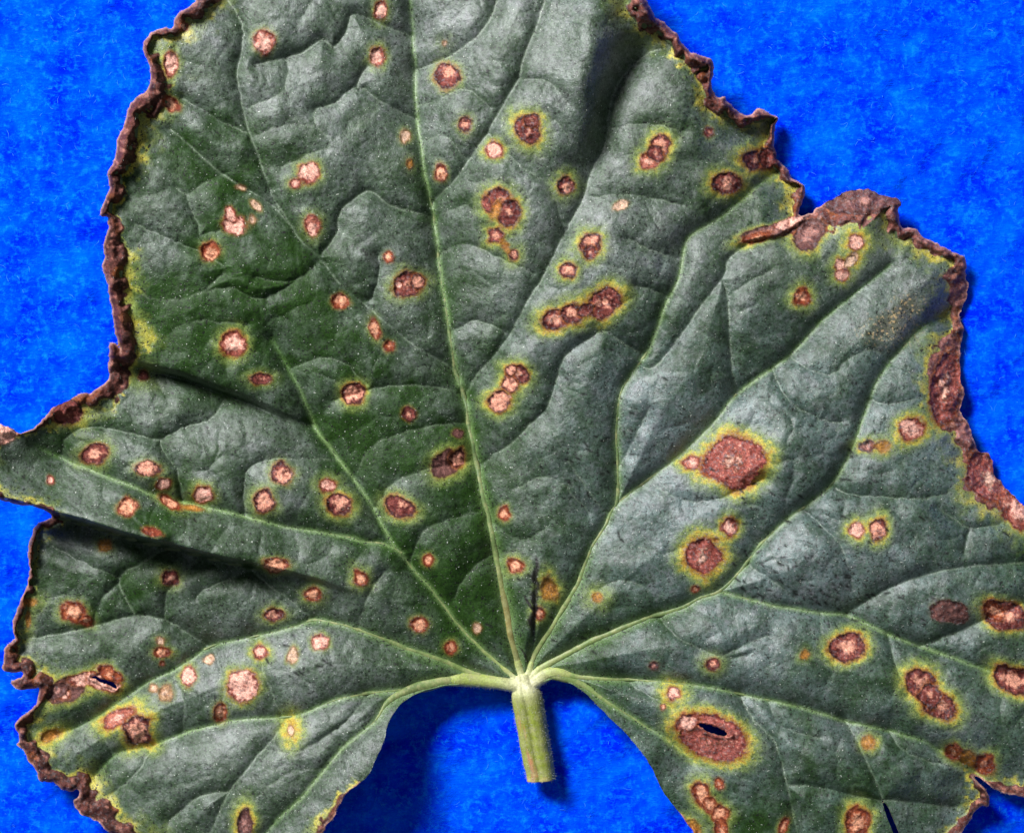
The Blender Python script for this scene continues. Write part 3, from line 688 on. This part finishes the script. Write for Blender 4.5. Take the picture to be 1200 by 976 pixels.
def tissue_material(name):
    m, nt, p = new_mat(name)
    tc = N(nt, 'ShaderNodeTexCoord').outputs['Object']
    at = N(nt, 'ShaderNodeAttribute', attribute_name='pigment')
    dry = N(nt, 'ShaderNodeAttribute', attribute_name='dry').outputs['Fac']
    c = at.outputs['Color']
    film_sheen = N(nt, 'ShaderNodeAttribute', attribute_name='film_sheen').outputs['Fac']
    live = N(nt, 'ShaderNodeMath', operation='SUBTRACT'); live.inputs[0].default_value = 1.0; nt.links.new(dry, live.inputs[1])
    live = live.outputs[0]
    def mul(a, b):
        k = N(nt, 'ShaderNodeMath', operation='MULTIPLY')
        for q, v in zip(k.inputs, (a, b)):
            if isinstance(v, float): q.default_value = v
            else: nt.links.new(v, q)
        return k.outputs[0]
    f1 = noise(nt, tc, 5200, 2, 0.7)
    f2 = noise(nt, tc, 2100, 2, 0.6)
    f3 = noise(nt, tc, 2900, 1, 0.5)
    f4 = noise(nt, tc, 620, 3, 0.6)
    vo = N(nt, 'ShaderNodeTexVoronoi'); vo.inputs['Scale'].default_value = 1750; nt.links.new(tc, vo.inputs['Vector'])
    sz = N(nt, 'ShaderNodeSeparateColor'); nt.links.new(vo.outputs['Color'], sz.inputs[0])
    dd = N(nt, 'ShaderNodeMath', operation='SUBTRACT'); nt.links.new(mul(sz.outputs[0], 0.34), dd.inputs[0]); nt.links.new(vo.outputs['Distance'], dd.inputs[1])
    pores = ramp(nt, dd.outputs[0], 0.0, 0.10)
    c = mixc(nt, 0.75, c, ramp(nt, f1, 0.25, 0.75, (0.15, 0.15, 0.15, 1), (1.95, 1.95, 1.95, 1)), 'MULTIPLY')
    # lavender-grey dust in the grain
    c = mixc(nt, mul(mul(ramp(nt, f2, 0.50, 0.72), film_sheen), 0.55), c, (0.20, 0.20, 0.215, 1))
    c = mixc(nt, mul(mul(pores, live), 0.85), c, (0.010, 0.013, 0.009, 1))
    c = mixc(nt, mul(ramp(nt, f2, 0.335, 0.39, (1, 1, 1, 1), (0, 0, 0, 1)), live), c, (0.012, 0.014, 0.010, 1))
    c = mixc(nt, mul(ramp(nt, f3, 0.73, 0.78), live), c, (0.42, 0.44, 0.38, 1))
    nt.links.new(c, p.inputs['Base Color'])
    r = N(nt, 'ShaderNodeMapRange'); r.inputs[3].default_value = 0.48; r.inputs[4].default_value = 0.75
    nt.links.new(dry, r.inputs[0]); nt.links.new(r.outputs[0], p.inputs['Roughness'])
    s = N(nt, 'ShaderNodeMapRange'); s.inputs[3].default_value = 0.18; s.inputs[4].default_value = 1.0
    nt.links.new(film_sheen, s.inputs[0])
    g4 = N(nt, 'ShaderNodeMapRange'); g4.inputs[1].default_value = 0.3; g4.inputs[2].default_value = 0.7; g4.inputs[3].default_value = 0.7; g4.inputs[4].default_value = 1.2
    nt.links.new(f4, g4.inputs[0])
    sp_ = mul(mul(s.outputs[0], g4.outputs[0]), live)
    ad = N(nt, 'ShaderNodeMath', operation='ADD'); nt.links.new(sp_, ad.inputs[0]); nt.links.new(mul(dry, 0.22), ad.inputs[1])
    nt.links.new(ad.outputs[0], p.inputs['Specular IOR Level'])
    b = N(nt, 'ShaderNodeBump'); b.inputs['Strength'].default_value = 0.7; b.inputs['Distance'].default_value = 0.00011
    hsum = N(nt, 'ShaderNodeMath', operation='ADD')
    nt.links.new(f1, hsum.inputs[0]); nt.links.new(f2, hsum.inputs[1])
    nt.links.new(hsum.outputs[0], b.inputs['Height'])
    nt.links.new(b.outputs[0], p.inputs['Normal'])
    return m
M_leaf = tissue_material("leaf_tissue")

def stalk_material(name, base, streak, scale=900):
    m, nt, p = new_mat(name)
    tc = N(nt, 'ShaderNodeTexCoord').outputs['Object']
    at = N(nt, 'ShaderNodeAttribute', attribute_name='pigment').outputs['Color']
    f = noise(nt, tc, scale, 3, 0.65)
    c = mixc(nt, ramp(nt, f, 0.42, 0.75), at, streak)
    c = mixc(nt, 0.35, c, ramp(nt, noise(nt, tc, 3500, 2), 0.3, 0.7, (0.5, 0.5, 0.5, 1), (1.5, 1.5, 1.5, 1)), 'MULTIPLY')
    nt.links.new(c, p.inputs['Base Color'])
    p.inputs['Roughness'].default_value = 0.5
    p.inputs['Specular IOR Level'].default_value = 0.4
    b = N(nt, 'ShaderNodeBump'); b.inputs['Strength'].default_value = 0.5; b.inputs['Distance'].default_value = 0.0001
    nt.links.new(noise(nt, tc, 2600, 2), b.inputs['Height']); nt.links.new(b.outputs[0], p.inputs['Normal'])
    return m
M_stalk = stalk_material("stalk_skin", None, (0.30, 0.30, 0.13, 1))

def plain(name, colr, rough=0.6, spec=0.3, trans=0.0):
    m, nt, p = new_mat(name)
    tc = N(nt, 'ShaderNodeTexCoord').outputs['Object']
    f = noise(nt, tc, 1500, 2)
    d = tuple(x * 0.7 for x in colr) + (1,)
    nt.links.new(mixc(nt, ramp(nt, f, 0.35, 0.65), d, tuple(colr) + (1,)), p.inputs['Base Color'])
    p.inputs['Roughness'].default_value = rough
    p.inputs['Specular IOR Level'].default_value = spec
    return m
M_under = plain("leaf_underside", (0.10, 0.13, 0.06), 0.7)
M_hair = plain("leaf_hair", (0.62, 0.64, 0.56), 0.4, 0.5)

# ------------------------------------------------------------------ objects
def mesh_object(name, V, F, mat, parent=None, pig=None, dry=None, smooth_=True, film_sheen=None):
    """V (n,3), F (m,k) of one face size, built straight from arrays"""
    me = bpy.data.meshes.new(name)
    V = np.ascontiguousarray(V, np.float32); F = np.ascontiguousarray(F, np.int32)
    k = F.shape[1]
    me.vertices.add(len(V)); me.vertices.foreach_set('co', V.ravel())
    me.loops.add(F.size); me.loops.foreach_set('vertex_index', F.ravel())
    me.polygons.add(len(F))
    me.polygons.foreach_set('loop_start', np.arange(0, F.size, k, dtype=np.int32))
    me.polygons.foreach_set('loop_total', np.full(len(F), k, np.int32))
    me.update(calc_edges=True)
    me.polygons.foreach_set('use_smooth', np.full(len(F), smooth_, bool))
    if pig is not None:
        a = me.attributes.new('pigment', 'FLOAT_COLOR', 'POINT')
        a.data.foreach_set('color', np.column_stack([pig, np.ones(len(V))]).astype(np.float32).ravel())
    if dry is not None:
        a = me.attributes.new('dry', 'FLOAT', 'POINT')
        a.data.foreach_set('value', np.ascontiguousarray(dry, np.float32))
    if film_sheen is not None:
        a = me.attributes.new('film_sheen', 'FLOAT', 'POINT')
        a.data.foreach_set('value', np.ascontiguousarray(film_sheen, np.float32))
    me.materials.append(mat)
    o = bpy.data.objects.new(name, me)
    col.objects.link(o)
    if parent is not None:
        o.parent = parent
    return o

# --- the sheet below -------------------------------------------------
def build_sheet():
    nx, ny = 420, 380
    wX = np.linspace(-0.16, 0.16, nx); wY = np.linspace(-0.145, 0.145, ny)
    X, Y = np.meshgrid(wX, wY)
    st = 0.32 / nx / PX
    z = (band_noise(70, 301, (ny, nx), st) * 0.28 + band_noise(28, 302, (ny, nx), st) * 0.16 + band_noise(11, 303, (ny, nx), st) * 0.075
         + band_noise(16, 304, (ny, nx), st, 2.6, 0.5) * 0.07) * 1e-3
    z = np.clip(z, -0.8e-3, 0.8e-3) - 0.25e-3
    V = np.column_stack([X.ravel(), Y.ravel(), z.ravel()])
    idx = np.arange(nx * ny).reshape(ny, nx)
    F = np.column_stack([idx[:-1, :-1].ravel(), idx[:-1, 1:].ravel(), idx[1:, 1:].ravel(), idx[1:, :-1].ravel()])
    m, nt, p = new_mat("blue_felt")
    tc = N(nt, 'ShaderNodeTexCoord').outputs['Object']
    n1 = noise(nt, tc, 150, 6, 0.68)
    n2 = noise(nt, tc, 900, 5, 0.75)
    n3 = noise(nt, tc, 60, 3, 0.5)
    mp = N(nt, 'ShaderNodeMapping'); mp.inputs['Scale'].default_value = (1.0, 3.2, 1.0); mp.inputs['Rotation'].default_value = (0, 0, 0.6)
    nt.links.new(tc, mp.inputs['Vector'])
    n4 = noise(nt, mp.outputs[0], 700, 4, 0.7)
    c = mixc(nt, ramp(nt, n1, 0.38, 0.64), (0.0, 0.016, 0.78, 1), (0.0, 0.098, 1.0, 1))
    c = mixc(nt, ramp(nt, n2, 0.50, 0.78), c, (0.004, 0.22, 1.0, 1))
    c = mixc(nt, mixc(nt, 0.5, ramp(nt, n4, 0.56, 0.80), (0, 0, 0, 1)), c, (0.01, 0.28, 1.0, 1))
    nt.links.new(c, p.inputs['Base Color'])
    p.inputs['Roughness'].default_value = 0.95
    p.inputs['Specular IOR Level'].default_value = 0.0
    b = N(nt, 'ShaderNodeBump'); b.inputs['Strength'].default_value = 0.55; b.inputs['Distance'].default_value = 0.00035
    a = N(nt, 'ShaderNodeMath', operation='ADD'); nt.links.new(n2, a.inputs[0]); nt.links.new(n4, a.inputs[1])
    nt.links.new(a.outputs[0], b.inputs['Height']); nt.links.new(b.outputs[0], p.inputs['Normal'])
    o = mesh_object("felt_sheet", V, F, m)
    o["kind"] = "structure"
    o["label"] = "bright blue mottled felt sheet lying under the leaf"
    # lint fibres and specks caught in the nap
    r = np.random.default_rng(77)
    Vs, Fs = [], []
    def zz(x, y):
        i = np.clip(((y + 0.145) / 0.29 * (ny - 1)).astype(int), 0, ny - 1); j = np.clip(((x + 0.16) / 0.32 * (nx - 1)).astype(int), 0, nx - 1)
        return z[i, j]
    k = 2600
    x = r.uniform(-0.1, 0.1, k); y = r.uniform(-0.08, 0.08, k); a_ = r.uniform(0, 6.28, k); l = r.uniform(0.0003, 0.0014, k); w = r.uniform(1.2e-5, 3.0e-5, k)
    z0 = zz(x, y) + 0.00005
    dx, dy = np.cos(a_), np.sin(a_)
    P0 = np.column_stack([x - dy * w, y + dx * w, z0]); P1 = np.column_stack([x + dy * w, y - dx * w, z0])
    mx, my = x + dx * l * .5 - dy * l * .12, y + dy * l * .5 + dx * l * .12
    zm = zz(mx, my) + 0.00012
    P2 = np.column_stack([mx + dy * w, my - dx * w, zm]); P3 = np.column_stack([mx - dy * w, my + dx * w, zm])
    ex, ey = x + dx * l, y + dy * l
    P4 = np.column_stack([ex, ey, zz(ex, ey) + 0.0001])
    V = np.stack([P0, P1, P2, P3, P4], 1).reshape(-1, 3)
    base = np.arange(k)[:, None] * 5
    F = np.concatenate([base + np.array([[0, 1, 2]]), base + np.array([[0, 2, 3]]), base + np.array([[3, 2, 4]])])
    lm = plain("lint_blue", (0.05, 0.30, 0.95), 0.9, 0.05)
    lo = mesh_object("lint", V, F, lm, o)
    lo["kind"] = "stuff"
build_sheet()

# --- the leaf ----------------------------------------------------------
leaf = bpy.data.objects.new("leaf", None)
leaf.empty_display_size = 0.01
col.objects.link(leaf)
leaf["label"] = "lobed green leaf with brown dead spots, yellow halos and dry curled rim on blue felt"
leaf["category"] = "leaf"

# vertices used: every quad that has a corner inside; outside corners slide onto the outline
V_in = PHI > 0
quad_in = V_in[:-1, :-1] | V_in[:-1, 1:] | V_in[1:, 1:] | V_in[1:, :-1]
GY_, GXg = np.gradient(PHI, STEP)
gl = np.sqrt(GXg ** 2 + GY_ ** 2) + 1e-6
out = ~V_in
PXs = XX.copy(); PYs = YY.copy()
mv = out & (PHI > -3.5)
PXs[mv] += (-PHI * GXg / gl)[mv]; PYs[mv] += (-PHI * GY_ / gl)[mv]
sc = PX * (CAM_H - Hm) / CAM_H
WX = (PXs - 600.0) * sc; WY = (488.0 - PYs) * sc
ALLV = np.stack([WX, WY, Hm], -1).reshape(-1, 3)
ALLC = COL.reshape(-1, 3); ALLD = DRY.reshape(-1); ALLB = FILM_SHEEN.reshape(-1)
idx = np.arange(NX * NY).reshape(NY, NX)
Q = np.stack([idx[:-1, :-1], idx[1:, :-1], idx[1:, 1:], idx[:-1, 1:]], -1)
# face labels: lesion number, or 9000 for the dry rim
FL = np.zeros((NY - 1, NX - 1), np.int32)
RIMF = (isrim[:-1, :-1] > 0.5) & (isrim[1:, 1:] > 0.5)
FL[RIMF] = 9000
fl_les = np.minimum(LAB[:-1, :-1], LAB[1:, 1:])
FL[fl_les > 0] = fl_les[fl_les > 0]
FL = FL[quad_in]; Q = Q[quad_in]

def patch(name, sel, mat, parent, skirt=None):
    q = Q[sel]
    u, inv = np.unique(q, return_inverse=True)
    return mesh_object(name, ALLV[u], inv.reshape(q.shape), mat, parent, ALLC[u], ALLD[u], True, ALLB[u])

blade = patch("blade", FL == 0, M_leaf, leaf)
order = np.argsort(FL, kind='stable')
vals, starts, counts = np.unique(FL[order], return_index=True, return_counts=True)
NAMES = {'o': 'yellow_fleck', 't': 'pale_fleck'}
for v, s, c in zip(vals, starts, counts):
    if v == 0:
        continue
    sel = order[s:s + c]
    if v == 9000:
        rim = patch("dry_rim", sel, M_leaf, leaf)
        rim["label"] = "dry brown curled rim of the leaf"
    elif c >= 6:
        patch(NAMES.get(L[v - 1][5], "dead_spot"), sel, M_leaf, blade)
    
# thickness: a wall along every open edge, and an underside
e = np.concatenate([Q[:, [0, 1]], Q[:, [1, 2]], Q[:, [2, 3]], Q[:, [3, 0]]])
key = np.sort(e, 1); key = key[:, 0].astype(np.int64) * (NX * NY) + key[:, 1]
uk, first, cnt = np.unique(key, return_index=True, return_counts=True)
be = e[first[cnt == 1]]
u, inv = np.unique(be, return_inverse=True)
inv = inv.reshape(be.shape)
TH = 0.00032
top = ALLV[u]; bot = top - np.array([0, 0, TH])
Fw = np.column_stack([inv[:, 1], inv[:, 0], inv[:, 0] + len(u), inv[:, 1] + len(u)])
edge_c = np.clip(ALLC[u] * 0.6 + lin(190, 160, 120) * 0.4, 0, 1)
mesh_object("edge", np.concatenate([top, bot]), Fw, M_leaf, blade, np.concatenate([edge_c, edge_c]), np.ones(len(u) * 2))
k = 5
ci = idx[::k, ::k]
okc = (PHI > 1.5)[::k, ::k]
qc = np.stack([ci[:-1, :-1], ci[:-1, 1:], ci[1:, 1:], ci[1:, :-1]], -1)
qi = okc[:-1, :-1] & okc[:-1, 1:] & okc[1:, 1:] & okc[1:, :-1]
qc = qc[qi]
u, inv = np.unique(qc, return_inverse=True)
mesh_object("underside", ALLV[u] - np.array([0, 0, TH * 1.6]), inv.reshape(qc.shape), M_under, blade)

# --- raised veins ------------------------------------------------------
def tube(name, path, rad, parent, pig, sides=10, profile=None, cap=False):
    """path (n,3) world, rad (n,) metres"""
    n = len(path)
    tg = np.gradient(path, axis=0); tg /= np.linalg.norm(tg, axis=1)[:, None]
    up = np.array([0, 0, 1.0])
    sd = np.cross(tg, up); sd /= np.linalg.norm(sd, axis=1)[:, None]
    nn = np.cross(sd, tg)
    a = np.linspace(0, 2 * math.pi, sides, endpoint=False)
    pr = np.ones(sides) if profile is None else profile(a)
    ring = path[:, None, :] + rad[:, None, None] * pr[None, :, None] * (np.cos(a)[None, :, None] * sd[:, None, :] + np.sin(a)[None, :, None] * nn[:, None, :])
    V = ring.reshape(-1, 3)
    i = np.arange(n - 1)[:, None] * sides; j = np.arange(sides)[None, :]; j2 = (j + 1) % sides
    F = np.stack([i + j, i + j2, i + sides + j2, i + sides + j], -1).reshape(-1, 4)
    P = np.repeat(pig, sides, 0) if pig.ndim == 2 else pig.reshape(-1, 3)
    return mesh_object(name, V, F, M_stalk, parent, P), ring

vein_lo = lin(84, 104, 64); vein_hi = lin(126, 146, 76); vein_cream = lin(196, 194, 146)
for ki, (name, c) in enumerate(prim_curves.items()):
    px, py, r, s = c[:, 0], c[:, 1], c[:, 2], c[:, 3]
    keep = r > 0.0
    z = height_at(px, py)
    # run smoothly over the little bumps
    kz = np.convolve(np.pad(z, 2, mode='edge'), np.ones(5) / 5, 'valid')
    nz1 = noise1(len(px), 3, 400 + ki)
    rw = r * (1 + 0.10 * nz1) * PX
    sink = np.interp(r, [1.6, 2.4, 4.0], [1.25, 0.75, 0.35])
    far = np.flatnonzero(r < 1.5)
    stop = max(5, far[0] if len(far) else len(r))
    zc = np.maximum(kz, z) - rw * sink
    x, y, zc = to_world(px, py, zc)
    dist = np.hypot(px - 612, py - 800)
    t1 = np.exp(-dist / 130)[:, None]; t2 = np.exp(-(dist / 26) ** 2)[:, None]
    pg = vein_lo * (1 - t1) + vein_hi * t1
    pg = pg * (1 - t2) + vein_cream * t2
    if name == 'midrib':
        bm_ = (np.exp(-((dist - 75) / 50) ** 2) * 0.5)[:, None]
        pg = pg * (1 - bm_) + lin(150, 110, 70) * bm_
    pg = pg * (1 + 0.10 * noise1(len(px), 2.5, 500 + ki))[:, None]
    tube("vein", np.column_stack([x, y, zc])[:stop], rw[:stop], leaf, np.clip(pg, 0.01, 1)[:stop], 10)

# --- petiole -----------------------------------------------------------
pp = spline([(611,790,3.9,8),(613,800,3.8,12),(615,810,3.6,16),(618,822,3.4,18),(621,838,3.2,18.2),(625,862,3.0,17.8),(629,885,2.9,17.4),(633,905,2.9,17.0),(634,914,2.9,16.8)], 3.0)
px, py, pz, pr = pp.T
pr = pr * (1 + 0.012 * noise1(len(px), 4, 600))
x, y, z = to_world(px, py, pz * 0.001)
path = np.column_stack([x, y, z]); rad = pr * PX
SD = 40
def adist(a, c):
    return np.mod(a - c + math.pi, 2 * math.pi) - math.pi
prof = lambda a: 1 - 0.26 * np.exp(-(adist(a, 1.42) / 0.20) ** 2) - 0.03 * np.cos(7 * a) - 0.06 * np.exp(-(adist(a, 0.75) / 0.2) ** 2) - 0.05 * np.exp(-(adist(a, 2.3) / 0.2) ** 2)
# stalk and the thick roots of the veins grow out of each other: fuse them
tmp, ring = tube("petiole_raw", path, rad, None, np.ones((len(px), 3)) , SD, prof)
raw = [tmp]
for o_, rg in [(tmp, ring)]:
    pass
for name in ('sinus_left', 'r3', 'r2', 'r1', 'midrib', 'l1', 'l2'):
    c = prim_curves[name]
    dist = np.hypot(c[:, 0] - 612, c[:, 1] - 800)
    k_ = max(4, int((dist < {'sinus_left': 100, 'r3': 75}.get(name, 40)).sum()))
    c = c[:k_]
    c = spline(c[:, :3], 2.5)
    zc = height_at(c[:, 0], c[:, 1]) - c[:, 2] * PX * 0.30
    zc = np.convolve(np.pad(zc, 4, mode='edge'), np.ones(9) / 9, 'valid')
    fade = np.ones(len(c)); m_ = min(8, len(c) // 2); fade[-m_:] = np.linspace(1, 0.55, m_)
    x, y, zc = to_world(c[:, 0], c[:, 1], zc)
    o_, rg = tube("root_raw", np.column_stack([x, y, zc]), c[:, 2] * PX * 1.08 * fade, None, np.ones((len(c), 3)), 16)
    raw.append(o_)
vs, fs, off = [], [], 0
for o_ in raw:
    me = o_.data
    n_ = len(me.vertices)
    v_ = np.empty(n_ * 3, np.float32); me.vertices.foreach_get('co', v_); v_ = v_.reshape(-1, 3)
    f_ = [[i + off for i in p.vertices] for p in me.polygons]
    sides_ = SD if o_ is tmp else 16
    f_.append([off + i for i in range(sides_)][::-1]); f_.append([off + n_ - sides_ + i for i in range(sides_)])
    vs.append(v_); fs += f_; off += n_
    bpy.data.objects.remove(o_, do_unlink=True)
me = bpy.data.meshes.new("petiole_fused")
me.from_pydata(np.concatenate(vs).tolist(), [], fs)
tmp = bpy.data.objects.new("petiole_fused", me); col.objects.link(tmp)
md = tmp.modifiers.new("fuse", 'REMESH'); md.mode = 'VOXEL'; md.voxel_size = 0.00011
sm = tmp.modifiers.new("relax", 'SMOOTH'); sm.factor = 0.5; sm.iterations = 3
dg = bpy.context.evaluated_depsgraph_get(); dg.update()
fm = bpy.data.meshes.new_from_object(tmp.evaluated_get(dg))
bpy.data.objects.remove(tmp, do_unlink=True)
nv = len(fm.vertices)
v_ = np.empty(nv * 3, np.float32); fm.vertices.foreach_get('co', v_); v_ = v_.reshape(-1, 3)
vx = v_[:, 0] / (PX * (CAM_H - v_[:, 2]) / CAM_H) + 600; vy = 488 - v_[:, 1] / (PX * (CAM_H - v_[:, 2]) / CAM_H)
# pigment by place on the stalk
axis_x = np.interp(vy, py, px); u_ = (vx - axis_x) / 17.5
g1 = lin(124, 136, 46); g2 = lin(160, 166, 84); gd = lin(82, 92, 30); cream = lin(222, 218, 178); bro = lin(176, 122, 84); vg = lin(150, 164, 84)
PG = np.tile(g1, (nv, 1))
st_ = (0.5 + 0.5 * np.cos(u_ * 9 + 1.0))[:, None]
PG = PG * (1 - 0.45 * st_) + g2 * 0.45 * st_
gk = np.exp(-((u_ + 0.12) / 0.09) ** 2)[:, None]
PG = PG * (1 - 0.55 * gk) + gd * 0.55 * gk
up_ = smooth(822, 800, vy)[:, None]
PG = PG * (1 - up_) + vg * up_
cm = np.exp(-(((vx - 617) / 26) ** 2 + ((vy - 801) / 15) ** 2))[:, None]
PG = PG * (1 - cm) + cream * cm
rn = np.random.default_rng(9)
for _ in range(26):   # brown streaks towards the cut end
    uc = rn.normal(-0.5, 0.14); yc = rn.uniform(845, 915) if rn.random() < .4 else rn.uniform(885, 918); ln = rn.uniform(3, 11); wd = rn.uniform(.04, .10)
    k_ = (np.exp(-((vy - yc) / ln) ** 2) * np.exp(-((u_ - uc) / wd) ** 2) * (vy > 830))[:, None]
    PG = PG * (1 - 0.7 * k_) + bro * 0.7 * k_
tipm = smooth(909, 916, vy + 3 * np.sin(u_ * 5))[:, None]
PG = PG * (1 - 0.6 * tipm) + lin(186, 164, 112) * 0.6 * tipm
a_ = fm.attributes.new('pigment', 'FLOAT_COLOR', 'POINT')
a_.data.foreach_set('color', np.column_stack([PG, np.ones(nv)]).astype(np.float32).ravel())
fm.polygons.foreach_set('use_smooth', np.ones(len(fm.polygons), bool))
fm.materials.clear(); fm.materials.append(M_stalk)
fm.name = "petiole"
pet = bpy.data.objects.new("petiole", fm); col.objects.link(pet); pet.parent = leaf

# --- hairs -------------------------------------------------------------
def hairs(name, P, Nrm, lens, widths, parent, seed, lean=0.8):
    r = np.random.default_rng(seed)
    k = len(P)
    d = Nrm + r.normal(0, lean, (k, 3)); d /= np.linalg.norm(d, axis=1)[:, None]
    h = np.cross(d, np.array([0.3, 0.5, 0.8])); h /= np.linalg.norm(h, axis=1)[:, None]
    g = np.cross(d, h)
    b0 = P + h * widths[:, None]; b1 = P + (-0.5 * h + 0.87 * g) * widths[:, None]; b2 = P + (-0.5 * h - 0.87 * g) * widths[:, None]
    tip = P + d * lens[:, None] + np.array([0, 0, -0.12]) * lens[:, None]
    V = np.stack([b0, b1, b2, tip], 1).reshape(-1, 3)
    b = np.arange(k)[:, None] * 4
    F = np.concatenate([b + np.array([[0, 1, 3]]), b + np.array([[1, 2, 3]]), b + np.array([[2, 0, 3]])])
    o = mesh_object(name, V, F, M_hair, parent)
    o["kind"] = "stuff"
    return o
r = np.random.default_rng(55)
cand = np.flatnonzero((PHI > 1).ravel())
pick = r.choice(cand, 40000, replace=False)
dens = smooth(-0.9, 1.5, band_noise(70, 180)).ravel()[pick]
pick = pick[r.random(len(pick)) < dens * 0.36]
pick = pick[:9000]
hairs("leaf_hair", ALLV[pick], np.tile([0, 0, 1.0], (len(pick), 1)), r.uniform(0.00012, 0.0005, len(pick)), r.uniform(1.2e-5, 3.4e-5, len(pick)), blade, 56, 1.0)
# along edges and main veins
ed = ol[r.integers(0, len(ol), 2600)]
ez = height_at(ed[:, 0], ed[:, 1])
x, y, z = to_world(ed[:, 0], ed[:, 1], ez - 0.0001)
hairs("edge_hair", np.column_stack([x, y, z]), np.tile([0, 0, 0.2], (len(x), 1)), r.uniform(0.0001, 0.00045, len(x)), r.uniform(0.8e-5, 1.6e-5, len(x)), blade, 57, 1.0)
# on the petiole
ii = r.integers(0, nv, 1500)
vn = np.empty(nv * 3, np.float32); fm.vertices.foreach_get('normal', vn)
Pp = v_[ii]; Np = vn.reshape(-1, 3)[ii]
hairs("petiole_hair", Pp, Np, r.uniform(0.0002, 0.0006, 1500), r.uniform(1.0e-5, 2.2e-5, 1500), pet, 58, 0.35)
print("leaf quads", len(Q), "spots", len(vals) - 2)
